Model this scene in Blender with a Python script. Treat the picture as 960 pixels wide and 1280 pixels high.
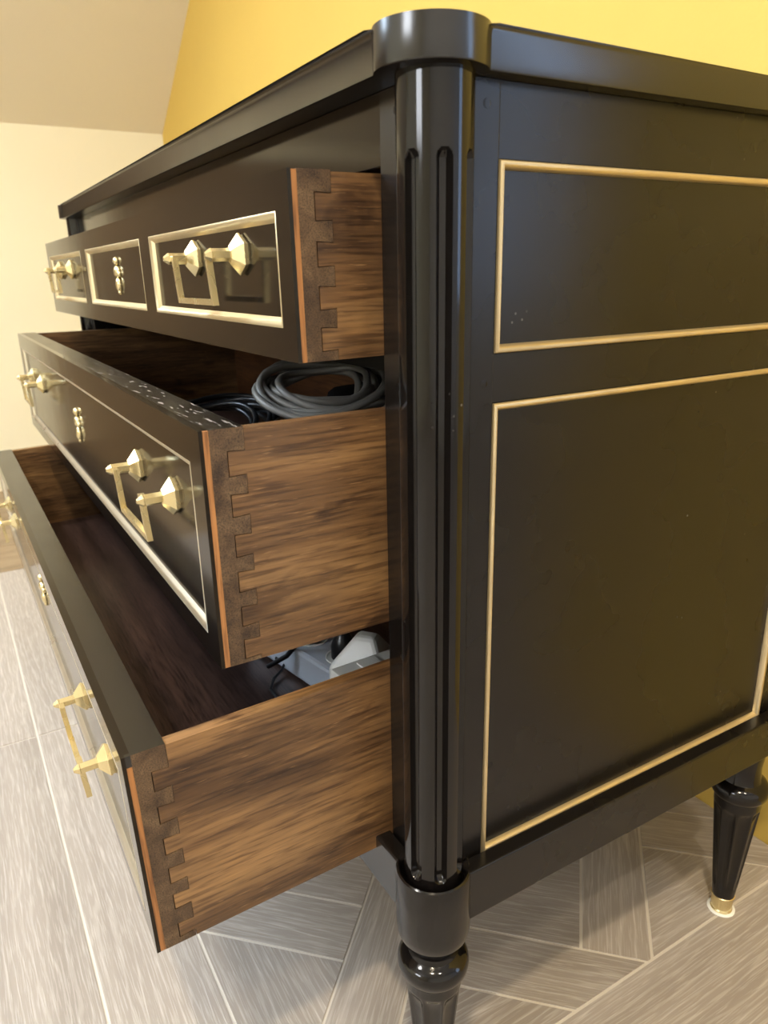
import bpy, bmesh, math, random
from mathutils import Vector, Matrix
random.seed(7)
for o in list(bpy.data.objects): bpy.data.objects.remove(o)
sc = bpy.context.scene
COL = sc.collection
pi = math.pi

# ------------------------------------------------------------------ camera, world, lights, exposure
cam_d = bpy.data.cameras.new('camera'); cam = bpy.data.objects.new('camera', cam_d); COL.objects.link(cam)
cam.location = (0.38, -0.261, 0.6962)
cam.rotation_euler = (math.radians(72.0758), math.radians(1.0859), math.radians(59.2447))
cam_d.sensor_fit = 'AUTO'; cam_d.sensor_width = 36; cam_d.lens = 922.59/1280*36
cam_d.clip_start = 0.01
cam_d.dof.use_dof = True; cam_d.dof.focus_distance = 0.60; cam_d.dof.aperture_fstop = 11
sc.camera = cam
w = bpy.data.worlds.new('world'); sc.world = w; w.use_nodes = True
w.node_tree.nodes['Background'].inputs[0].default_value = (0.75, 0.85, 1, 1)
w.node_tree.nodes['Background'].inputs[1].default_value = 0.3
vs = sc.view_settings
vs.view_transform = 'Standard'; vs.look = 'None'; vs.gamma = 1; vs.use_curve_mapping = False
vs.exposure = 0.66

def area(name, loc, size, power, col, rot=(0,0,0), shape='DISK', sy=None, spread=180):
    d = bpy.data.lights.new(name, 'AREA'); d.shape = shape; d.size = size
    if sy: d.size_y = sy
    d.energy = power; d.color = col; d.spread = math.radians(spread)
    o = bpy.data.objects.new(name, d); COL.objects.link(o); o.location = loc; o.rotation_euler = rot
    return o
area('ceiling_spot', (0.75, -0.60, 2.38), 0.10, 20, (1, .84, .60))
area('ceiling_spot', (1.15, -0.05, 2.38), 0.10, 7, (1, .88, .70))
area('ceiling_spot', (-0.30, -1.05, 2.38), 0.12, 11, (1, .96, .92))
area('ceiling_spot', (-1.35, -0.75, 1.86), 0.12, 7, (1, .97, .91))

# ------------------------------------------------------------------ materials
def mat(name):
    m = bpy.data.materials.new(name); m.use_nodes = True
    nt = m.node_tree; b = nt.nodes['Principled BSDF']
    return m, nt, b
def N(nt, t, **kw):
    n = nt.nodes.new(t)
    for k, v in kw.items():
        if k in n.inputs.keys(): n.inputs[k].default_value = v
        else: setattr(n, k, v)
    return n
def L(nt, a, b): nt.links.new(a, b)
def ramp(nt, fac, stops):
    r = nt.nodes.new('ShaderNodeValToRGB'); e = r.color_ramp.elements
    while len(e) < len(stops): e.new(0.5)
    for i, (p, c) in enumerate(stops):
        e[i].position = p; e[i].color = (c[0], c[1], c[2], 1) if len(c) == 3 else c
    L(nt, fac, r.inputs[0]); return r
def mapping(nt, scale, rnd=False, out='Object'):
    tc = N(nt, 'ShaderNodeTexCoord'); mp = N(nt, 'ShaderNodeMapping'); mp.inputs['Scale'].default_value = scale
    L(nt, tc.outputs[out], mp.inputs[0])
    if rnd:
        oi = N(nt, 'ShaderNodeObjectInfo'); mu = N(nt, 'ShaderNodeMath', operation='MULTIPLY'); mu.inputs[1].default_value = 37
        L(nt, oi.outputs['Random'], mu.inputs[0])
        cb = N(nt, 'ShaderNodeCombineXYZ'); L(nt, mu.outputs[0], cb.inputs[0]); L(nt, mu.outputs[0], cb.inputs[1])
        L(nt, cb.outputs[0], mp.inputs['Location'])
    return mp
def mixc(nt, fac, a, b, blend='MIX'):
    m = nt.nodes.new('ShaderNodeMix'); m.data_type = 'RGBA'; m.blend_type = blend
    for s, x in ((m.inputs[0], fac), (m.inputs[6], a), (m.inputs[7], b)):
        if hasattr(x, 'links'): L(nt, x, s)
        elif isinstance(x, (int, float)): s.default_value = x
        else: s.default_value = (x[0], x[1], x[2], 1)
    return m.outputs[2]
def plain(name, col, rough=.5, metal=0, spec=.5):
    m, nt, b = mat(name)
    b.inputs['Base Color'].default_value = (*col, 1); b.inputs['Roughness'].default_value = rough
    b.inputs['Metallic'].default_value = metal; b.inputs['Specular IOR Level'].default_value = spec
    return m
def lacquer(name, rough=.16, wear=0.0, wave=.02, spec=.42, tint=None):
    m, nt, b = mat(name)
    mp = mapping(nt, (1, 1, 1))
    v = N(nt, 'ShaderNodeTexVoronoi'); v.inputs['Scale'].default_value = 150; L(nt, mp.outputs[0], v.inputs['Vector'])
    n1 = N(nt, 'ShaderNodeTexNoise'); n1.inputs['Scale'].default_value = 14; n1.inputs['Detail'].default_value = 3; L(nt, mp.outputs[0], n1.inputs['Vector'])
    r1 = ramp(nt, v.outputs['Distance'], [(0, (1,1,1)), (.10, (1,1,1)), (.16, (0,0,0))])
    r2 = ramp(nt, n1.outputs[0], [(0, (0,0,0)), (.66, (0,0,0)), (.70, (1,1,1))])
    spk = mixc(nt, 1.0, r1.outputs[0], r2.outputs[0], 'MULTIPLY')
    c = mixc(nt, spk, (.0065, .0052, .0046), (.13, .12, .11))
    if wear:
        mp2 = mapping(nt, (55, 320, 320))
        n3 = N(nt, 'ShaderNodeTexNoise'); n3.inputs['Scale'].default_value = 1; n3.inputs['Detail'].default_value = 4; L(nt, mp2.outputs[0], n3.inputs['Vector'])
        r3 = ramp(nt, n3.outputs[0], [(0, (0,0,0)), (.60, (0,0,0)), (.66, (1,1,1))])
        tc = N(nt, 'ShaderNodeTexCoord'); sx = N(nt, 'ShaderNodeSeparateXYZ'); L(nt, tc.outputs['Object'], sx.inputs[0])
        mr = N(nt, 'ShaderNodeMapRange'); mr.inputs[1].default_value = -.75; mr.inputs[2].default_value = -.25; L(nt, sx.outputs[0], mr.inputs[0])
        wf = N(nt, 'ShaderNodeMath', operation='MULTIPLY'); L(nt, r3.outputs[0], wf.inputs[0]); L(nt, mr.outputs[0], wf.inputs[1])
        c = mixc(nt, wf.outputs[0], c, (.30, .28, .27))
    L(nt, c, b.inputs['Base Color'])
    n2 = N(nt, 'ShaderNodeTexNoise'); n2.inputs['Scale'].default_value = 9; n2.inputs['Detail'].default_value = 4; L(nt, mp.outputs[0], n2.inputs['Vector'])
    rr = N(nt, 'ShaderNodeMapRange'); rr.inputs[3].default_value = rough*.8; rr.inputs[4].default_value = rough*1.25; L(nt, n2.outputs[0], rr.inputs[0])
    L(nt, rr.outputs[0], b.inputs['Roughness'])
    bp = N(nt, 'ShaderNodeBump'); n4 = N(nt, 'ShaderNodeTexNoise'); n4.inputs['Scale'].default_value = 22; n4.inputs['Detail'].default_value = 1; L(nt, mp.outputs[0], n4.inputs['Vector']); bp.inputs['Strength'].default_value = wave; bp.inputs['Distance'].default_value = .006; L(nt, n4.outputs[0], bp.inputs['Height'])
    L(nt, bp.outputs[0], b.inputs['Normal'])
    b.inputs['Specular IOR Level'].default_value = spec
    if tint: b.inputs['Specular Tint'].default_value = (*tint, 1)
    return m
def wood(name, cols, axis, freq=60, rough=.42, blotch=.5):
    """grain along axis ('x','y','z'); cols dark, mid, light"""
    m, nt, b = mat(name)
    lo = .06
    s = {'x': (lo*freq, freq, freq), 'y': (freq, lo*freq, freq), 'z': (freq, freq, lo*freq)}[axis]
    mp = mapping(nt, s, rnd=True)
    wv = N(nt, 'ShaderNodeTexNoise'); wv.inputs['Scale'].default_value = .35; wv.inputs['Detail'].default_value = 6; wv.inputs['Distortion'].default_value = .9; L(nt, mp.outputs[0], wv.inputs['Vector'])
    r = ramp(nt, wv.outputs[0], [(.28, cols[0]), (.48, cols[1]), (.72, cols[2])])
    fi = N(nt, 'ShaderNodeTexNoise'); fi.inputs['Scale'].default_value = 7; fi.inputs['Detail'].default_value = 5; L(nt, mp.outputs[0], fi.inputs['Vector'])
    fr = ramp(nt, fi.outputs[0], [(.36, (.38,.34,.32)), (.50, (.9,.9,.9)), (.70, (1.2,1.2,1.15))])
    c = mixc(nt, .85, r.outputs[0], fr.outputs[0], 'MULTIPLY')
    s2 = {'x': (5, 24, 24), 'y': (24, 5, 24), 'z': (24, 24, 5)}[axis]
    mp2 = mapping(nt, s2, rnd=True)
    bl = N(nt, 'ShaderNodeTexNoise'); bl.inputs['Scale'].default_value = 1; bl.inputs['Detail'].default_value = 5; L(nt, mp2.outputs[0], bl.inputs['Vector'])
    br = ramp(nt, bl.outputs[0], [(.34, (.34,.29,.26)), (.50, (.9,.9,.9)), (.66, (1.35,1.35,1.3))])
    c = mixc(nt, blotch, c, br.outputs[0], 'MULTIPLY')
    mpk = mapping(nt, {'x': (14, 30, 30), 'y': (30, 14, 30), 'z': (30, 30, 14)}[axis], rnd=True)
    kn = N(nt, 'ShaderNodeTexNoise'); kn.inputs['Scale'].default_value = 1; kn.inputs['Detail'].default_value = 6; kn.inputs['Distortion'].default_value = .5; L(nt, mpk.outputs[0], kn.inputs['Vector'])
    kr = ramp(nt, kn.outputs[0], [(.60, (1,1,1)), (.68, (.42,.38,.36))])
    c = mixc(nt, blotch, c, kr.outputs[0], 'MULTIPLY')
    mp3 = mapping(nt, {'x': (60, 900, 900), 'y': (900, 60, 900), 'z': (900, 900, 60)}[axis], rnd=True)
    pw = N(nt, 'ShaderNodeTexNoise'); pw.inputs['Scale'].default_value = 1; pw.inputs['Detail'].default_value = 2; L(nt, mp3.outputs[0], pw.inputs['Vector'])
    pr = ramp(nt, pw.outputs[0], [(.64, (0,0,0)), (.78, (.55,.55,.55))])
    c = mixc(nt, pr.outputs[0], c, [min(1, x*1.25+.01) for x in cols[2]])
    L(nt, c, b.inputs['Base Color']); b.inputs['Roughness'].default_value = rough
    bp = N(nt, 'ShaderNodeBump'); bp.inputs['Strength'].default_value = .25; bp.inputs['Distance'].default_value = .001; L(nt, fi.outputs[0], bp.inputs['Height'])
    L(nt, bp.outputs[0], b.inputs['Normal'])
    return m
def brass(name, col, rough):
    m, nt, b = mat(name)
    mp = mapping(nt, (1, 1, 1))
    n = N(nt, 'ShaderNodeTexNoise'); n.inputs['Scale'].default_value = 30; n.inputs['Detail'].default_value = 1; L(nt, mp.outputs[0], n.inputs['Vector'])
    c = ramp(nt, n.outputs[0], [(.3, [x*.9 for x in col]), (.6, col)])
    L(nt, c.outputs[0], b.inputs['Base Color']); b.inputs['Metallic'].default_value = .85
    rr = N(nt, 'ShaderNodeMapRange'); rr.inputs[3].default_value = rough*1.2; rr.inputs[4].default_value = rough*.8; L(nt, n.outputs[0], rr.inputs[0]); L(nt, rr.outputs[0], b.inputs['Roughness'])
    return m
def wallpaint(name, col, var=.06):
    m, nt, b = mat(name)
    mp = mapping(nt, (1, 1, 1))
    n = N(nt, 'ShaderNodeTexNoise'); n.inputs['Scale'].default_value = 3; n.inputs['Detail'].default_value = 6; L(nt, mp.outputs[0], n.inputs['Vector'])
    c = ramp(nt, n.outputs[0], [(.3, [x*(1-var) for x in col]), (.7, col)])
    L(nt, c.outputs[0], b.inputs['Base Color']); b.inputs['Roughness'].default_value = .75
    n2 = N(nt, 'ShaderNodeTexNoise'); n2.inputs['Scale'].default_value = 160; n2.inputs['Detail'].default_value = 3; L(nt, mp.outputs[0], n2.inputs['Vector'])
    bp = N(nt, 'ShaderNodeBump'); bp.inputs['Strength'].default_value = .08; bp.inputs['Distance'].default_value = .002; L(nt, n2.outputs[0], bp.inputs['Height']); L(nt, bp.outputs[0], b.inputs['Normal'])
    return m
def oakfloor(name, cols, pore):
    """limed oak, grain along the piece's own x axis"""
    m, nt, b = mat(name)
    mp = mapping(nt, (2.2, 22, 22), rnd=True)
    n = N(nt, 'ShaderNodeTexNoise'); n.inputs['Scale'].default_value = 1; n.inputs['Detail'].default_value = 6; n.inputs['Distortion'].default_value = .6; L(nt, mp.outputs[0], n.inputs['Vector'])
    r = ramp(nt, n.outputs[0], [(.3, cols[0]), (.5, cols[1]), (.7, cols[2])])
    mpb = mapping(nt, (1.3, 9, 9), rnd=True)
    wv = N(nt, 'ShaderNodeTexWave'); wv.bands_direction = 'Y'; wv.inputs['Scale'].default_value = 3.6; wv.inputs['Distortion'].default_value = 14; wv.inputs['Detail'].default_value = 3; wv.inputs['Detail Scale'].default_value = .8
    L(nt, mpb.outputs[0], wv.inputs['Vector'])
    wr = ramp(nt, wv.outputs[0], [(.80, (0,0,0)), (1.0, (1,1,1))])
    mp2 = mapping(nt, (26, 560, 560), rnd=True)
    p = N(nt, 'ShaderNodeTexNoise'); p.inputs['Scale'].default_value = 1; p.inputs['Detail'].default_value = 2; p.inputs['Distortion'].default_value = .4; L(nt, mp2.outputs[0], p.inputs['Vector'])
    pr = ramp(nt, p.outputs[0], [(.50, (0,0,0)), (.64, (1,1,1))])
    pm = N(nt, 'ShaderNodeMath', operation='MULTIPLY_ADD'); L(nt, wr.outputs[0], pm.inputs[0]); pm.inputs[1].default_value = .24; 
    ph = N(nt, 'ShaderNodeMath', operation='MULTIPLY'); L(nt, pr.outputs[0], ph.inputs[0]); ph.inputs[1].default_value = .30
    L(nt, ph.outputs[0], pm.inputs[2]); pm.use_clamp = True
    c = mixc(nt, pm.outputs[0], r.outputs[0], pore)
    oi = N(nt, 'ShaderNodeObjectInfo'); hv = N(nt, 'ShaderNodeHueSaturation')
    mr = N(nt, 'ShaderNodeMapRange'); mr.inputs[3].default_value = .9; mr.inputs[4].default_value = 1.06; L(nt, oi.outputs['Random'], mr.inputs[0])
    L(nt, mr.outputs[0], hv.inputs['Value']); L(nt, c, hv.inputs['Color'])
    L(nt, hv.outputs[0], b.inputs['Base Color']); b.inputs['Roughness'].default_value = .45
    bp = N(nt, 'ShaderNodeBump'); bp.inputs['Strength'].default_value = .25; bp.inputs['Distance'].default_value = .0012; L(nt, pm.outputs[0], bp.inputs['Height']); L(nt, bp.outputs[0], b.inputs['Normal'])
    return m

M = dict(
    lac=lacquer('black_lacquer', .22, spec=.8), lac_side=lacquer('black_lacquer_satin', .27, wave=.003), lac_face=lacquer('black_lacquer_brown_refl', .12, wave=.012, spec=.42, tint=(1, .82, .58)), lac_gloss=lacquer('black_lacquer_gloss', .11, wave=.015),  # lac_face: black lacquer, brown of the reflected room put into its specular tint
    lac_worn=lacquer('black_lacquer_worn', .24, wear=1.0, spec=.7),
    wood_side=wood('walnut_side', ((.062,.030,.012), (.165,.085,.034), (.33,.185,.075)), 'y', blotch=.9),
    wood_in=wood('walnut_inside', ((.055,.022,.009), (.12,.050,.019), (.19,.085,.034)), 'x'),
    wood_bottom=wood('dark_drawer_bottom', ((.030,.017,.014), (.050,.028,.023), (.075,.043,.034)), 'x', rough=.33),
    endgrain=wood('walnut_end_grain', ((.055,.029,.013), (.115,.066,.031), (.19,.118,.058)), 'x', freq=150, rough=.6),
    bare=wood('bare_edge_wood', ((.30,.12,.035), (.42,.18,.055), (.50,.23,.075)), 'z', rough=.55, blotch=.2),
    pale=brass('pale_gilt', (.74,.66,.50), .30), gold=brass('gilt_moulding', (.70,.57,.34), .42), brass=brass('polished_brass', (.80,.67,.37), .27),
    yellow=wallpaint('yellow_paint', (.665,.46,.10)), cream=wallpaint('cream_paint', (.86,.80,.60), .03), slope=wallpaint('beige_ceiling_paint', (.84,.77,.62), .03),
    white=wallpaint('white_paint', (.80,.78,.74), .02),
    oak=oakfloor('limed_oak', ((.315,.268,.225), (.36,.31,.262), (.40,.347,.297)), (.66,.605,.54)),
    oak_warm=oakfloor('warm_oak', ((.20,.135,.075), (.30,.21,.12), (.37,.27,.16)), (.45,.34,.22)),
    reflector=wood('reflector_wood', ((.15,.090,.036), (.22,.138,.058), (.27,.175,.078)), 'z', freq=25, rough=.6),
    grout=plain('pale_grout', (.66,.60,.51), .8),
    plastic=plain('white_plastic', (.88,.88,.84), .35), plastic_grey=plain('grey_plastic', (.50,.51,.55), .4),
    cable_grey=plain('grey_rubber', (.14,.135,.125), .45), cable_black=plain('black_rubber', (.008,.008,.009), .35),
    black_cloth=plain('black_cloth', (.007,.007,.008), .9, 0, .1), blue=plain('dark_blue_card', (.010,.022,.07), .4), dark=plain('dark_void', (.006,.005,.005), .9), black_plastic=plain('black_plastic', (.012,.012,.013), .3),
)

# ------------------------------------------------------------------ mesh helpers
def box(bm, x0, x1, y0, y1, z0, z1, mi=0):
    v = [bm.verts.new((x, y, z)) for x in (x0, x1) for y in (y0, y1) for z in (z0, z1)]
    fs = []
    for q in ((0,1,3,2), (4,6,7,5), (0,4,5,1), (2,3,7,6), (0,2,6,4), (1,5,7,3)):
        f = bm.faces.new([v[i] for i in q]); f.material_index = mi; fs.append(f)
    return fs
def prism(bm, pts, axis, a, b, mi=0):
    """extrude 2D polygon pts along axis from a to b; axis 'x': pts=(y,z); 'y': pts=(x,z); 'z': pts=(x,y)"""
    def P(p, t): return {'x': (t, p[0], p[1]), 'y': (p[0], t, p[1]), 'z': (p[0], p[1], t)}[axis]
    A = [bm.verts.new(P(p, a)) for p in pts]; B = [bm.verts.new(P(p, b)) for p in pts]
    n = len(pts)
    fs = [bm.faces.new(A), bm.faces.new(B[::-1])]
    for i in range(n): fs.append(bm.faces.new((A[i], B[i], B[(i+1) % n], A[(i+1) % n])))
    for f in fs: f.material_index = mi
    return fs
def lathe(bm, prof, n=48, c=(0,0,0), rfun=None, caps=True, mi=0):
    rings = []
    for r, z in prof:
        ring = []
        for i in range(n):
            a = 2*pi*i/n; rr = rfun(r, z, a) if rfun else r
            ring.append(bm.verts.new((c[0]+rr*math.cos(a), c[1]+rr*math.sin(a), c[2]+z)))
        rings.append(ring)
    for A, B in zip(rings, rings[1:]):
        for i in range(n):
            f = bm.faces.new((A[i], A[(i+1) % n], B[(i+1) % n], B[i])); f.material_index = mi
    if caps: bm.faces.new(rings[0][::-1]).material_index = mi; bm.faces.new(rings[-1]).material_index = mi
def tube(bm, pts, r, n=8, cap=True, mi=0):
    pts = [Vector(p) for p in pts]; rings = []; up = None
    for i, p in enumerate(pts):
        t = (pts[min(i+1, len(pts)-1)] - pts[max(i-1, 0)]).normalized()
        if up is None:
            up = Vector((0,0,1)) if abs(t.z) < .9 else Vector((1,0,0))
        s = t.cross(up).normalized(); up = s.cross(t).normalized()
        rings.append([bm.verts.new(p + (s*math.cos(2*pi*k/n) + up*math.sin(2*pi*k/n))*r) for k in range(n)])
    for A, B in zip(rings, rings[1:]):
        for k in range(n): bm.faces.new((A[k], A[(k+1) % n], B[(k+1) % n], B[k])).material_index = mi
    if cap: bm.faces.new(rings[0][::-1]); bm.faces.new(rings[-1])
def ellipsoid(bm, c, r, u=14, v=8, mi=0):
    mm = Matrix.Translation(c) @ Matrix.Diagonal((r[0], r[1], r[2], 1))
    bmesh.ops.create_uvsphere(bm, u_segments=u, v_segments=v, radius=1, matrix=mm)
def obj(name, bm, m, parent=None, loc=(0,0,0), rot=(0,0,0), smooth=0, bevel=0, seg=2):
    me = bpy.data.meshes.new(name)
    bmesh.ops.recalc_face_normals(bm, faces=bm.faces)
    if smooth:
        for f in bm.faces: f.smooth = True
        for e in bm.edges:
            if len(e.link_faces) == 2 and e.calc_face_angle(0) > math.radians(smooth): e.smooth = False
    bm.to_mesh(me); bm.free()
    for x in (m if isinstance(m, (list, tuple)) else [m]): me.materials.append(x)
    o = bpy.data.objects.new(name, me); COL.objects.link(o); o.location = loc; o.rotation_euler = rot
    if parent: o.parent = parent
    if bevel:
        md = o.modifiers.new('bevel', 'BEVEL'); md.width = bevel; md.segments = seg; md.limit_method = 'ANGLE'; md.angle_limit = math.radians(35); md.harden_normals = False
    return o
def empty(name, loc):
    o = bpy.data.objects.new(name, None); COL.objects.link(o); o.location = loc; o.empty_display_size = .05; return o
def tag(o, label, cat, group=None):
    o['label'] = label; o['category'] = cat
    if group: o['group'] = group
    return o
def struct(o): o['kind'] = 'structure'; return o
def BM(): return bmesh.new()
def nb(x0, x1, y0, y1, z0, z1):
    b = BM(); box(b, x0, x1, y0, y1, z0, z1); return b

# ------------------------------------------------------------------ the room
XL, YB, XE, YF, XR, ZC, YA = -2.427, .532, .50, -3.0, 2.6, 2.42, 1.9
KX, KZ = XL, 1.166            # knee of the sloping ceiling on the left wall
SL = .286/.413                # rise per metre of the slope
XT = KX + (ZC-KZ)/SL
bm = BM(); prism(bm, [(XL-.1, 0), (XE, 0), (XE, ZC), (XT, ZC), (XL-.1, KZ-.1*SL)], 'y', YB, YB+.12); struct(obj('wall_back', bm, M['yellow']))
struct(obj('wall_left', nb(XL-.1, XL, YF, YB, -.05, KZ), M['cream']))
struct(obj('brown_reflector_1', nb(XL, XL+.03, YF, -.34, 0, 1.1), M['reflector']))  # unseen brown boarding, added to give the drawer faces brown reflections
bm = BM(); prism(bm, [(XL, KZ), (XT, ZC), (XT, ZC+.12), (XL-.12, KZ)], 'y', YF, YB); struct(obj('ceiling', bm, M['slope']))
struct(obj('ceiling', nb(XT, XR, YF, YA, ZC, ZC+.1), M['white']))
struct(obj('wall_front', nb(XL, .10, YF-.1, YF, 0, ZC), M['cream']))
struct(obj('wall_front', nb(1.0, XR, YF-.1, YF, 0, ZC), M['cream']))
struct(obj('wall_front', nb(.10, 1.0, YF-.1, YF, 0, 1.2), M['cream']))
struct(obj('wall_front', nb(.10, 1.0, YF-.1, YF, 2.1, ZC), M['cream']))
struct(obj('wall_right', nb(XR, XR+.1, YF, YA, 0, ZC), M['white']))
struct(obj('wall_alcove', nb(XE-.1, XE, YB+.12, YA, 0, ZC), M['white']))
struct(obj('wall_alcove', nb(XE-.1, XR, YA, YA+.1, 0, ZC), M['white']))
def emit(name, col, s):
    m, nt, b = mat(name); b.inputs['Base Color'].default_value = (.3,.3,.3,1); b.inputs['Emission Color'].default_value = (*col, 1); b.inputs['Emission Strength'].default_value = s; return m
def window(name, x0, x1, y, z0, z1, d, m):
    e = struct(obj(name, nb(x0, x1, y-.005, y+.005, z0, z1), m))
    b = BM(); t = .04
    for a in ((x0-t, x0, z0-t, z1+t), (x1, x1+t, z0-t, z1+t), (x0, x1, z0-t, z0), (x0, x1, z1, z1+t), ((x0+x1)/2-.015, (x0+x1)/2+.015, z0, z1)):
        box(b, a[0], a[1], y-.025, y+.025, a[2], a[3])
    obj('window_frame', b, M['white'], e)
window('window_1', .14, .96, YF-.02, 1.24, 2.06, 1, emit('daylight_front', (.90,.94,1), 13))
window('window_2', 1.6, 2.35, YA-.03, .6, 1.9, -1, emit('daylight_alcove', (.45,.65,1), 3.5))
# roof window in the slope
sa = math.atan(SL)
rw = struct(obj('window_3', nb(-.35, .35, -.45, .45, -.006, 0), emit('daylight_roof', (.66,.82,1), 21), loc=(-1.55, -1.55, KZ+(-1.55-KX)*SL-.012), rot=(0, -sa, 0)))
bm = BM()
for a in ((-.40, -.35, -.5, .5), (.35, .40, -.5, .5), (-.35, .35, -.5, -.45), (-.35, .35, .45, .5)): box(bm, a[0], a[1], a[2], a[3], -.03, .005)
obj('window_frame', bm, M['white'], rw)

# floor: grout bed, woven parquet panel, border planks
floor = struct(obj('floor', nb(XL-.1, XR, YF, YA, -.06, -.0011), M['grout']))
def clip(poly, a, b, c):      # keep a*x+b*y<=c
    out = []
    for i in range(len(poly)):
        p, q = poly[i], poly[(i+1) % len(poly)]
        dp, dq = a*p[0]+b*p[1]-c, a*q[0]+b*q[1]-c
        if dp <= 0: out.append(p)
        if dp*dq < 0: t = dp/(dp-dq); out.append((p[0]+t*(q[0]-p[0]), p[1]+t*(q[1]-p[1])))
    return out
G = .0017
def piece(poly, ang, m='oak', rect=None):
    if rect:
        x0, x1, y0, y1 = rect
        for a, b_, c in ((1,0,x1-G), (-1,0,-x0-G), (0,1,y1-G), (0,-1,-y0-G)):
            poly = clip(poly, a, b_, c)
            if len(poly) < 3: return
    ar = abs(sum(poly[i][0]*poly[(i+1) % len(poly)][1]-poly[(i+1) % len(poly)][0]*poly[i][1] for i in range(len(poly))))/2
    if ar < 4e-5: return
    cx = sum(p[0] for p in poly)/len(poly); cy = sum(p[1] for p in poly)/len(poly)
    ca, sa = math.cos(-ang), math.sin(-ang)
    loc = [((p[0]-cx)*ca-(p[1]-cy)*sa, (p[0]-cx)*sa+(p[1]-cy)*ca) for p in poly]
    bm = BM(); prism(bm, loc, 'z', -.008, 0)
    obj('floor_plank', bm, M[m], floor, (cx, cy, 0), (0, 0, ang))
PX0, PX1, PY0, PY1 = -1.592, .005, -.125, YB
rect = (PX0, PX1, PY0, PY1)
U0, V0, SW, PP, g2 = -.166, .163, .1035, .345, G*1.42
def uv(u0, u1, v0, v1):
    u0 += g2; u1 -= g2; v0 += g2; v1 -= g2
    return [((u-v)/2, (u+v)/2) for u, v in ((u0,v0), (u1,v0), (u1,v1), (u0,v1))]
for k in range(-6, 4):
    for m_ in range(-3, 8):
        u, v = U0+k*PP, V0+m_*PP
        sq = uv(u+SW, u+PP, v+SW, v+PP)
        # squares cut by the border become triangles with the grain along the border
        inx = all(p[0] < PX1 for p in sq); iny = all(p[1] > PY0 for p in sq)
        piece(sq, pi/4 if inx and iny else (pi/2 if not inx else 0), 'oak', rect)
        if (k+m_) % 2: piece(uv(u, u+SW, v+SW, v+2*PP), -pi/4, 'oak', rect)
        else: piece(uv(u+SW, u+2*PP, v, v+SW), pi/4, 'oak', rect)
def rectpoly(x0, x1, y0, y1): return [(x0+G, y0+G), (x1-G, y0+G), (x1-G, y1-G), (x0+G, y1-G)]
y = PY0
for i, h in enumerate([.106] + [.2]*13 + [.18]):
    xs = [PX0, -.785, .02, .825, 1.63, XR] if i < 2 else [PX0, -.785+.4*(i % 2)-.4, -.785+.4*(i % 2)+.405, .825, 1.63, XR]
    for a, b_ in zip(xs, xs[1:]): piece(rectpoly(a, b_, y-h, y), 0)
    y -= h
x = PX1
while x < XR-.02:
    x2 = min(x+.205, XR); o_ = .3*(int(round((x-PX1)/.205)) % 2)
    ye = YB if x2 < XE else YA
    ys = [PY0, .675-o_*.8, 1.2-o_, YA]
    ys = [t for t in ys if t < ye-.05] + [ye]
    for a, b_ in zip(ys, ys[1:]): piece(rectpoly(x, x2, a, b_), pi/2)
    x = x2
x = PX0
while x > XL+.02:                      # warmer boards towards the left wall
    x2 = max(x-.21, XL)
    for a, b_ in ((YF, -1.9), (-1.9, -.9), (-.9, .1), (.1, YB)): piece(rectpoly(x2, x, a, b_), pi/2, 'oak_warm')
    x = x2

# ------------------------------------------------------------------ the commode
XD, WD, YFR = -.0499, 1.035, -.007
XLD = XD-WD
CXL = XLD-.05                          # axis of the left column
YBK = .445
LC = Vector((CXL/2, .2, 0))
com = tag(empty('commode', LC), 'black lacquered chest with gilt mouldings and three drawers pulled open', 'commode')
def part(name, bm, m, **k): return obj(name, bm, m, com, -LC, **k)

# top with round ears over the columns
RE = .0325; ys_, xs_ = -.0273, .0205
def ear(cx, cy, a0, a1, n=28): return [(cx+RE*math.cos(a0+(a1-a0)*i/n), cy+RE*math.sin(a0+(a1-a0)*i/n)) for i in range(n+1)]
aR0, aR1 = -math.acos(ys_/RE*-1)-pi/2+pi/2, 0
# right front ear: from front edge (y=ys_) round to side edge (x=xs_)
aF = math.asin(ys_/RE)                 # angle where circle meets y=ys_ on +x side
aS = math.acos(xs_/RE)                 # angle where circle meets x=xs_ on +y side
pts = ear(-.002, -.001, -pi-aF, aS+0.0, 40)
out = pts + [(xs_, YBK+.02), (CXL-xs_, YBK+.02)] + [(CXL-p[0], p[1]) for p in reversed(pts)]
bm = BM(); prism(bm, out, 'z', .80, .8218)
te = [e for e in bm.edges if all(v.co.z > .82 for v in e.verts)]; be = [e for e in bm.edges if all(v.co.z < .801 for v in e.verts)]
bmesh.ops.bevel(bm, geom=te, offset=.0042, segments=4, profile=.5, affect='EDGES')
be = [e for e in bm.edges if all(v.co.z < .801 for v in e.verts)]
bmesh.ops.bevel(bm, geom=be, offset=.0012, segments=2, profile=.5, affect='EDGES')
part('top', bm, M['lac'], smooth=40)
# carcass
bm = BM(); box(bm, XLD-.002, XD+.002, YFR, YFR+.02, .7585, .80); part('frieze_rail', bm, M['lac_face'], bevel=.0006)
for z0, z1 in ((.6290, .6415), (.4310, .4455)):
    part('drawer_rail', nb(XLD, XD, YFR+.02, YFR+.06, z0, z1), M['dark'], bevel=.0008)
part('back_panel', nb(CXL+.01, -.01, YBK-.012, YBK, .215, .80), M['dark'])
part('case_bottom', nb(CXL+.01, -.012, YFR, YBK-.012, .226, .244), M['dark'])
# front stiles beside the columns
part('front_stile', nb(XD+.0008, .0, YFR, .03, .235, .80), M['lac'], bevel=.0006)
part('front_stile', nb(CXL, XLD-.0008, YFR, .03, .235, .80), M['lac'], bevel=.0006)
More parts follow.
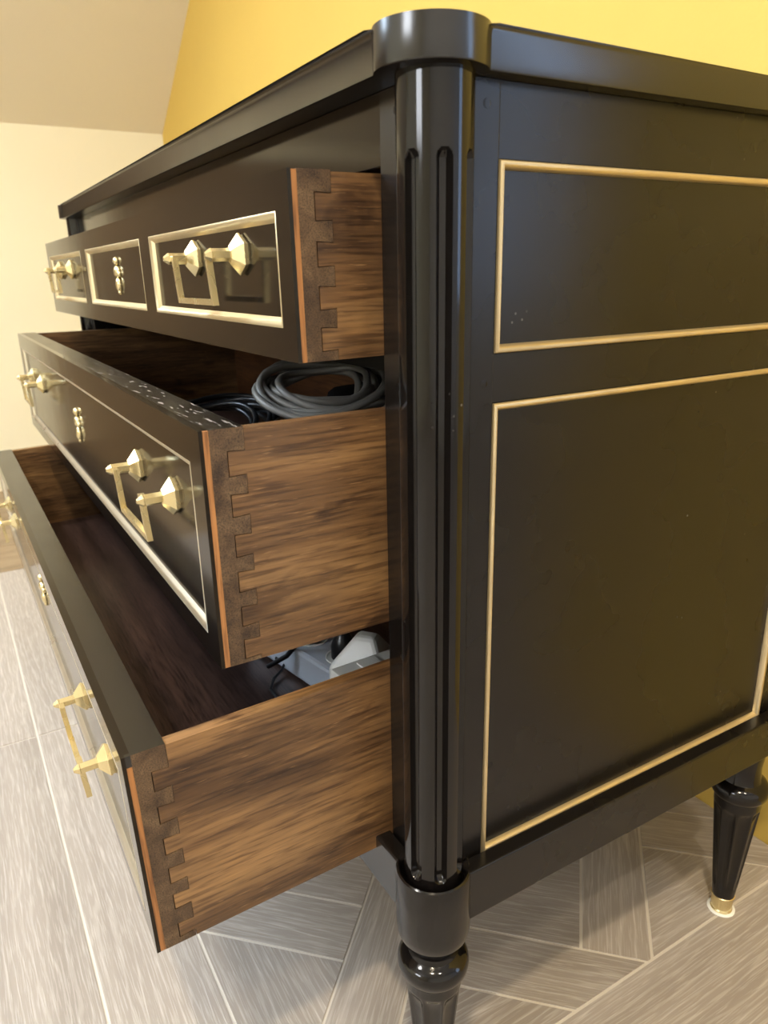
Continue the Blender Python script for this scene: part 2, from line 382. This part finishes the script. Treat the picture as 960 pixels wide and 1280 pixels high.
# side frame and sunk panels (right) ; plain on the left
SX = .007; YM0, YM1 = .0405, .3985
Z = dict(z1=.7585, z2=.6465, z3=.6148, z4=.2555)
bm = BM()
box(bm, -.016, SX, -.001, YM0, .235, .80)
box(bm, -.016, SX, YM1, YBK, .235, .80)
for a, b_ in ((Z['z1'], .80), (Z['z3'], Z['z2']), (.235, Z['z4'])): box(bm, -.016, SX-.0004, YM0, YM1, a, b_)
part('side_frame', bm, M['lac_side'], bevel=.0005)
part('side_panel', nb(-.012, SX-.0035, YM0, YM1, Z['z2'], Z['z1']), M['lac_side'])
part('side_panel', nb(-.012, SX-.0035, YM0, YM1, Z['z4'], Z['z3']), M['lac_side'])
part('side_frame', nb(CXL-SX, CXL+.016, 0, YBK, .235, .80), M['lac_side'])
PROF = [(0, .0), (.0004, -.0012), (.0013, -.0020), (.0024, -.0022), (.0034, -.0016), (.0042, -.0004), (.0050, .0012)]
def frame_mould(bm, a0, a1, b0, b1, prof, put):
    """sweep a moulding profile (inward offset, depth) round a rectangle"""
    rings = [[bm.verts.new(put(x, y_, d)) for x, y_ in ((a0+o, b0+o), (a1-o, b0+o), (a1-o, b1-o), (a0+o, b1-o))] for o, d in prof]
    for A, B in zip(rings, rings[1:]):
        for i in range(4): bm.faces.new((A[i], A[(i+1) % 4], B[(i+1) % 4], B[i]))
for za, zb in ((Z['z2'], Z['z1']), (Z['z4'], Z['z3'])):
    bm = BM(); frame_mould(bm, YM0, YM1, za, zb, PROF+[(.0052, .0035)], lambda a, b_, d: (SX-d, a, b_))
    part('side_moulding', bm, M['gold'], smooth=50)
# pegs
for p, ax_ in (((-.030, YFR, .787), 'y'), ((-.030, YFR, .626), 'y'), ((-.030, YFR, .428), 'y'), ((SX, .031, .787), 'x'), ((SX, .033, .628), 'x')):
    bm = BM(); lathe(bm, [(.0028, -.001), (.0028, .00012), (.0022, .0002)], 16)
    o = part('peg', bm, M['lac_side'], smooth=40); o.location = Vector(p)-LC; o.rotation_euler = (pi/2, 0, 0) if ax_ == 'y' else (0, pi/2, 0)
# fluted quarter columns
FL = [math.radians(a) for a in (-120, -70, -20, 30)]
def column_mesh(cx, sgn):
    R, hw, dep, zt, zb = .0223, .0047, .0052, .7605, .262
    zs = [.236] + [zb-.002+.0009*i for i in range(0, 10)] + [zb+.02+i*(zt-zb-.04)/8 for i in range(9)] + [zt-.008+.0009*i for i in range(0, 10)] + [.79, .801]
    def rf(r, z, a):
        for f in FL:
            d = (a-f+pi) % (2*pi)-pi
            s = abs(d)*R/hw
            if s < 1:
                e = zt-z if z > .5 else z-zb
                if e <= 0: return R
                k = hw*1.15
                lim = 1 if e >= k else math.sqrt(max(0, 1-((k-e)/k)**2))
                if s < lim: return R-dep*min(1, 1.15*math.sqrt(max(0, 1-(s/max(lim, .01))**2)))*min(1, e/k+.25)
        return R
    bm = BM(); lathe(bm, [(R, z) for z in zs], 288, rfun=rf)
    if sgn < 0: bmesh.ops.scale(bm, vec=(-1, 1, 1), verts=bm.verts)
    bmesh.ops.translate(bm, vec=(cx, 0, 0), verts=bm.verts)
    return bm
part('column', column_mesh(0, 1), M['lac_gloss'], smooth=32)
part('column', column_mesh(CXL, -1), M['lac_gloss'], smooth=32)
# plinth
XP = .0223
for x0, x1 in ((XP-.014, XP), (CXL-XP, CXL-XP+.014)):
    bm = BM(); box(bm, x0, x1, .018, YBK, .214, .2593); part('plinth_side', bm, M['lac_side'], bevel=.0016, seg=3)
part('plinth_front', nb(CXL+.018, -.018, -XP, -XP+.014, .214, .2593), M['lac'], bevel=.0016, seg=3)
part('plinth_ledge', nb(CXL-.01, .010, -.010, YBK-.012, .222, .2535), M['lac'])
# corner collars and turned legs
LEGR = [(.0215, .1905), (.0196, .186), (.0192, .182), (.0203, .1785), (.0228, .1770), (.0262, .1755), (.0284, .1715), (.0290, .1672), (.0284, .1625), (.0262, .1585), (.0242, .1568), (.0238, .1535), (.0236, .148)]
def leg_rf(r, z, a):
    if .035 < z < .146:
        for i in range(9):
            d = (a-2*pi*(i+.15)/9+pi) % (2*pi)-pi
            hw = .30*r; s = abs(d)*r/hw
            e = min(z-.035, .146-z)
            if s < 1: return r-min(.0026, .13*r)*math.sqrt(1-s*s)*min(1, e/.006)
    return r
SHAFT = [(.0236-.0118*(.148-z)/.126, z) for z in (.146, .1455, .144, .142, .14, .13, .11, .09, .07, .05, .041, .038, .036, .035)] + [(.0119, .022)]
for lx, ly, front in ((0, 0, 1), (CXL, 0, 1), (0, .3976, 0), (CXL, .3976, 0)):
    bm = BM()
    if front: head = [(.0180, .2400), (.0252, .2405), (.0256, .2550), (.0262, .2588), (.0275, .2596), (.0288, .2588), (.0294, .2570), (.0295, .235), (.0295, .214), (.0293, .206), (.0284, .1995), (.0262, .194)]
    else: head = [(.0205, .222), (.0205, .2135), (.0196, .206), (.0186, .198)]
    LG = LEGR if front else [(.0184, .1925)] + LEGR[2:]
    lathe(bm, head+LG+SHAFT, 108, (lx, ly, 0), rfun=leg_rf)
    lg = part('leg', bm, M['lac_gloss'], smooth=38)
    bm = BM(); lathe(bm, [(.0118, .0222), (.0125, .0216), (.0125, .0195), (.0116, .0188), (.0110, .004), (.0118, .003), (.0118, .0002)], 40, (lx, ly, 0))
    obj('brass_foot', bm, M['brass'], lg, smooth=40)
    bm = BM(); lathe(bm, [(.0148, .0001), (.0148, .0010), (.0140, .0016), (.010, .0016)], 32, (lx, ly, 0)); obj('foot_ring', bm, M['plastic'], lg, smooth=40)  # thin white ring round the foot at floor level

# ------------------------------------------------------------------ drawers
def rosette_bm():
    bm = BM(); R = .0142
    rot = pi/6
    def ring(r, y, f=1): return [bm.verts.new((r*math.sin(2*pi*i/6), y, r*math.cos(2*pi*i/6))) for i in range(6)]
    rs = [ring(R*.93, 0), ring(R*.93, -.0014), ring(R, -.0015), ring(R, -.0030), ring(R*.42, -.0098), ring(.0046, -.0102)]
    for A, B in zip(rs, rs[1:]):
        for i in range(6): bm.faces.new((A[i], A[(i+1) % 6], B[(i+1) % 6], B[i]))
    bm.faces.new(rs[0]); bm.faces.new(rs[-1])
    return bm
ROS = None
def handle_bm(sp, drop, sag):
    """two hexagonal posts with pointed ends and a square drop bail; x from 0 (right post) to -sp"""
    bm = BM()
    for px in (0, -sp):
        rs = []
        for r, y_ in ((.0044, -.009), (.0044, -.0225), (.0046, -.0228), (.0046, -.0235), (.0018, -.0275)):
            rs.append([bm.verts.new((px+r*math.sin(2*pi*i/6), y_, r*math.cos(2*pi*i/6))) for i in range(6)])
        for A, B in zip(rs, rs[1:]):
            for i in range(6): bm.faces.new((A[i], A[(i+1) % 6], B[(i+1) % 6], B[i]))
        bm.faces.new(rs[0]); bm.faces.new(rs[-1])
    ins = .011; yb = -.0215; t = .0021
    for px, s in ((0, -1), (-sp, 1)):
        box(bm, min(px, px+s*(ins+t)), max(px, px+s*(ins+t)), yb-t, yb+t, -t, t)
        x_ = px+s*ins
        A = [(x_-t, yb-t, -t), (x_+t, yb-t, -t), (x_+t, yb+t, -t), (x_-t, yb+t, -t)]
        B = [(p[0], p[1]+sag, -drop-t) for p in A]
        va = [bm.verts.new(p) for p in A]; vb = [bm.verts.new(p) for p in B]
        for i in range(4): bm.faces.new((va[i], va[(i+1) % 4], vb[(i+1) % 4], vb[i]))
        bm.faces.new(va); bm.faces.new(vb[::-1])
    box(bm, -sp+ins, -ins, yb+sag-t, yb+sag+t, -drop-t, -drop+t)
    return bm
def escutcheon_bm():
    bm = BM()
    ellipsoid(bm, (0, -.0005, .0155), (.0058, .0040, .0048))
    ellipsoid(bm, (0, -.0005, .0040), (.0086, .0045, .0068))
    ellipsoid(bm, (-.0074, -.0003, .0012), (.0036, .0030, .0034), 10, 6)
    ellipsoid(bm, (.0074, -.0003, .0012), (.0036, .0030, .0034), 10, 6)
    ellipsoid(bm, (0, -.0005, -.0105), (.0064, .0042, .0085))
    ellipsoid(bm, (0, -.0005, -.0190), (.0030, .0026, .0030), 10, 6)
    return bm
def make_drawer(zb, H, d, tilt, tails, frames, hz, handles, esc, top_mat, extra_w=0):
    f = -(d+YFR)                                      # local y of the front face
    T1, TT, TP, TE = .0026, .0062, .0167, .0283       # facing skin, bare strip, tail tip, pin line
    x0, x1 = XLD, XD; sd = .010
    bm = BM()
    def blk(*a):
        for fc in box(bm, *a): pass
    box(bm, x0, x1, f+TT, f+TP, 0, H)
    box(bm, x0+sd, x1-sd, f+TP, f+TE, 0, H)
    ed = []
    cur = H
    for t0, t1 in tails:
        ed.append((H*(1-t0), cur)); cur = H*(1-t1)
    ed.append((0, cur))
    for lo, hi in ed:
        e0 = .0004 if lo > 0 else 0; e1 = .0004 if hi < H else 0; fl = .0007
        pts = [(f+TP, lo+e0+ (fl if lo>0 else 0)), (f+TE, lo+e0 - 0), (f+TE, hi-e1), (f+TP, hi-e1-(fl if hi<H else 0))]
        for xa, xb in ((x0, x0+sd), (x1-sd, x1)): prism(bm, pts, 'x', xa, xb)
    bmesh.ops.recalc_face_normals(bm, faces=bm.faces)
    bm.normal_update()
    for fc in bm.faces:
        c = fc.calc_center_median()
        fc.material_index = 1 if (fc.normal.z > .9 and c.z > H-.0005) else (2 if fc.normal.y > .9 and c.x < x1-sd and c.x > x0+sd else 0)
    dr = obj('drawer', bm, [M['endgrain'], top_mat, M['wood_in']], com, Vector((0, YFR, zb))-LC, (tilt, 0, 0))
    # lacquered facing with sunk fields
    bm = BM()
    xe0, xe1 = x0+.003, x1-.003
    box(bm, x0, xe0, f, f+T1, 0, H); box(bm, xe1, x1, f, f+T1, 0, H)
    fx = sorted(frames)
    zf0, zf1 = fx[0][2], fx[0][3]
    box(bm, xe0, xe1, f, f+TT, 0, zf0); box(bm, xe0, xe1, f, f+TT, zf1, H)
    edges = [xe0] + [v for fr in fx for v in fr[:2]] + [xe1]
    for a, b_ in zip(edges[0::2], edges[1::2]): box(bm, a, b_, f, f+TT, zf0, zf1)
    for fr in fx: box(bm, fr[0], fr[1], f+.0042, f+TT, zf0, zf1)
    bmesh.ops.remove_doubles(bm, verts=bm.verts, dist=1e-6)
    obj('drawer_facing', bm, M['lac_face'], dr)
    for a, b_ in ((x0+.0002, xe0), (xe1, x1-.0002)): obj('bare_edge_strip', nb(a, b_, f+T1, f+TT, .0, H-.0005 if H < .163 else H-.0085), M['bare'], dr)
    if H >= .163:
        for a, b_ in ((x0, xe0), (xe1, x1)): obj('edge_cap', nb(a, b_, f+T1, f+TT, H-.0085, H), M['lac'], dr)
    mp = [(0, .0), (.0005, -.0003), (.0014, -.0002), (.0026, .0006), (.0040, .0018), (.0052, .0030), (.0062, .0042)]
    for fr in frames:
        bm = BM(); frame_mould(bm, fr[0], fr[1], fr[2], fr[3], mp, lambda a, b_, dd: (a, f+dd, b_))
        obj('drawer_moulding', bm, M['gold'] if len(frames) > 1 else M['pale'], dr, smooth=50)
    # sides with tails
    yb = f+.40
    for xa, xb in ((x0, x0+sd), (x1-sd, x1)):
        pts = [(yb, 0), (yb, H-.0012)]
        cur = [(f+TE+.0003, H-.0012)]
        for t0, t1 in tails:
            a, b_ = H*(1-t0), H*(1-t1)
            cur += [(f+TE+.0003, a), (f+TP+.0007, a+.0005), (f+TP+.0007, b_-.0005), (f+TE+.0003, b_)]
        cur += [(f+TE+.0003, 0)]
        bm = BM(); prism(bm, pts+cur, 'x', xa+.0001, xb-.0002)
        obj('drawer_side', bm, M['wood_side'], dr)
    obj('drawer_back', nb(x0+sd, x1-sd, yb-.012, yb, 0.012, H-.012), M['wood_in'], dr)
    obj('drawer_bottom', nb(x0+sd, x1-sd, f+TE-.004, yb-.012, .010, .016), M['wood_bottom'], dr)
    global ROS
    for hx in handles:
        sp = .106
        hd = obj('handle', handle_bm(sp, .032, .002), M['brass'], dr, (hx, f+.0042, hz))
        for ox in (0, -sp):
            if ROS is None:
                o = obj('handle_rosette', rosette_bm(), M['brass'], dr, (hx+ox, f+.0042, hz)); ROS = o.data
            else:
                o = bpy.data.objects.new('handle_rosette', ROS); COL.objects.link(o); o.parent = dr; o.location = (hx+ox, f+.0042, hz)
    e = obj('escutcheon', escutcheon_bm(), M['brass'], dr, (esc[0], f+.0042-.0005, esc[1]), smooth=60)
    return dr
make_drawer(.6442, .112, .0684, .0116, [(.118,.25), (.368,.485), (.60,.714), (.823,.94)],
            [(-.382, -.0705, .0205, .0902), (-.7215, -.4205, .0205, .0902), (-1.062, -.762, .0205, .0902)], .0672, (-.1435, -.868), (-.552, .0565), M['lac'])
make_drawer(.4488, .1601, .1358, .0037, [(.095,.188), (.27,.353), (.437,.522), (.595,.676), (.75,.828), (.90,.978)],
            [(-1.062, -.0735, .0165, .137)], .0985, (-.1365, -.848), (-.551, .084), M['lac_worn'])
make_drawer(.2483, .1638, .2015, .0308, [(.113,.20), (.285,.36), (.445,.52), (.60,.672), (.742,.81), (.90,.965)],
            [(-1.062, -.0735, .0165, .141)], .0985, (-.152, -.848), (-.54, .098), M['lac'])

# ------------------------------------------------------------------ things lying in the drawers
def spiral(c, r, turns, n, tilt, wob, dz, seed, sq=1.0):
    rnd = random.Random(seed); pts = []
    ph = rnd.random()*6
    for i in range(int(turns*n)+1):
        a = 2*pi*i/n; k = i/(turns*n)
        rr = r*(1+wob*math.sin(a*.37+ph)+wob*.6*math.sin(a*1.31+ph*2))
        p = Vector((rr*math.cos(a), sq*rr*math.sin(a), dz*(math.sin(a*.61+ph)*.5)))
        p = Matrix.Rotation(tilt[1], 3, 'Y') @ Matrix.Rotation(tilt[0], 3, 'X') @ p
        pts.append(Vector(c)+p)
    return pts
def leaning_coil(c, r1, r2, tau, turns, seed, jit=.16):
    rnd = random.Random(seed); n = 36; pts = []
    e1 = Vector((.51, .86, 0)); e2 = Vector((-.86*math.cos(tau), .51*math.cos(tau), math.sin(tau))); e3 = e1.cross(e2)
    k = [(1+rnd.uniform(-jit, jit), rnd.uniform(-.012, .012), rnd.uniform(-.010, .010), rnd.uniform(-.008, .008)) for _ in range(turns+2)]
    for i in range(turns*n+1):
        t = i/n; j = int(t); u = t-j; u = u*u*(3-2*u)
        f, o1, o2, o3 = [A+(B-A)*u for A, B in zip(k[j], k[j+1])]
        a = 2*pi*t
        pts.append(Vector(c)+e1*(r1*f*math.cos(a)+o1)+e2*(r2*f*math.sin(a)+o2)+e3*(o3+.004*math.sin(a*2+j)))
    return pts
bm = BM(); tube(bm, leaning_coil((-.200, .020, .604), .053, .048, .30, 9, 6, .34), .0032, 8)
tag(obj('cable_coil', bm, M['cable_grey'], smooth=60), 'grey cable wound in a loose coil in the middle drawer', 'cable')
bm = BM(); tube(bm, leaning_coil((-.41, -.012, .545), .06, .075, .12, 7, 11, .2), .0032, 8)
tag(obj('cable_coil', bm, M['cable_black'], smooth=60), 'black cable coil lying left of the grey coil in the middle drawer', 'cable')
bm = BM(); bmesh.ops.create_icosphere(bm, subdivisions=4, radius=1)
for v_ in bm.verts:
    d = v_.co.copy(); k = 1+.10*math.sin(5*d.x+2*d.z)*math.cos(4*d.y)+.05*math.sin(11*d.y+7*d.x)
    v_.co = Vector((math.copysign(abs(d.x)**.7, d.x)*.11*k, math.copysign(abs(d.y)**.7, d.y)*.075*k, max(-.072, math.copysign(abs(d.z)**.75, d.z)*.066*k)))
tag(obj('pouch', bm, M['black_cloth'], loc=(-.225, .150, .5382), rot=(0, 0, .2), smooth=70), 'soft black cloth pouch behind the grey cable coil in the middle drawer', 'pouch')
bm = BM(); box(bm, -.035, .035, -.024, .024, 0, .03); box(bm, -.012, .012, -.006, .006, .03, .036)
tag(obj('power_adapter', bm, M['black_plastic'], loc=(-.31, -.045, .4655), rot=(0, 0, .4), bevel=.004), 'small black power adapter behind the front of the middle drawer', 'adapter')
bm = BM(); box(bm, -.05, .05, -.02, .02, 0, .085); box(bm, -.05, .05, -.0204, -.02, .02, .06)
tag(obj('small_box', bm, M['blue'], loc=(-.19, -.075, .4655), rot=(0, 0, .12), bevel=.002), 'small dark blue box against the front of the middle drawer', 'box')

# power strip in the bottom drawer with plug, charger and thin lead
ZB = .2684
def zb3(y): return .2483+.016+.0308*(y+.007)+.0006
ps = tag(empty('power_strip', (-.26, .055, ZB)), 'light grey power strip lying in the bottom drawer', 'power strip')
ps.rotation_euler = (0, 0, math.radians(10))
obj('strip_body', nb(-.15, .12, -.028, .028, 0, .036), M['plastic_grey'], ps, bevel=.004)
for k in range(4):
    bm = BM(); lathe(bm, [(.018, 0), (.018, .0018), (.0165, .0018), (.0160, .0004)], 24)
    o = obj('socket', bm, M['plastic'], ps, (-.105+.055*k, 0, .036), smooth=40)
    bm = BM(); 
    for s in (-1, 1): lathe(bm, [(.0024, 0), (.0024, .0006)], 10, (s*.0085, 0, 0))
    obj('socket_hole', bm, M['dark'], o, (0, 0, .0005))
for k, (px, s) in enumerate(((-.05, 1), (.008, .9))):
    t = tag(empty('plug', (0, 0, 0)), ('black plug at the far end of the power strip', 'black plug beside the white plug on the power strip')[k], 'plug')
    ca, sa = math.cos(math.radians(10)), math.sin(math.radians(10))
    t.location = (-.26+px*ca, .055+px*sa, ZB+.0384)
    bm = BM(); lathe(bm, [(.015*s, 0), (.015*s, .012), (.011*s, .022), (.006, .028)], 20); obj('plug_body', bm, M['black_plastic'], t, smooth=40)
    bm = BM(); tube(bm, [(0, 0, .02), (-.008, -.006, .032), (-.025, -.018, .030), (-.04, -.03, .012), (-.05, -.045, -.010), (-.07, -.06, -.028)], .0028); obj('lead', bm, M['cable_black'], t, smooth=60)
# white angular plug adaptor
bm = BM()
base = [(-.030, -.024), (.026, -.027), (.030, .020), (-.026, .026)]
A = [bm.verts.new((x*.85, y*.85, 0)) for x, y in base]; B = [bm.verts.new((x, y, .014)) for x, y in base]; C = [bm.verts.new((x, y, .030)) for x, y in base]
D = [bm.verts.new((x*.34+.003, y*.30, .058)) for x, y in base]
for P, Q in ((A, B), (B, C), (C, D)):
    for i in range(4): bm.faces.new((P[i], P[(i+1) % 4], Q[(i+1) % 4], Q[i]))
bm.faces.new(A[::-1]); bm.faces.new(D)
tag(obj('plug_adapter', bm, M['plastic'], loc=(-.186, .046, ZB+.0385), rot=(0, 0, .75), bevel=.004), 'white angular plug adapter on the power strip in the bottom drawer', 'adapter')
bm = BM(); box(bm, -.011, .011, -.033, .033, 0, .103); box(bm, -.006, .006, -.01, .01, .103, .1045)
tag(obj('charger', bm, M['plastic'], loc=(-.126, .018, zb3(.054)), rot=(0, 0, .05), bevel=.003), 'slim white charger standing on edge by the right wall of the bottom drawer', 'charger')
bm = BM()
tube(bm, [(x_, y_, zb3(y_)+.002+dz_) for x_, y_, dz_ in ((-.338, .012, .010), (-.325, .018, .008), (-.318, .010, .004), (-.310, -.003, .002), (-.295, -.013, 0), (-.274, -.014, 0), (-.24, -.02, 0), (-.19, -.04, 0), (-.12, -.05, 0))], .0018)
tag(obj('thin_cable', bm, M['cable_black'], smooth=60), 'thin black lead looping over the dark bottom of the lowest drawer', 'cable')
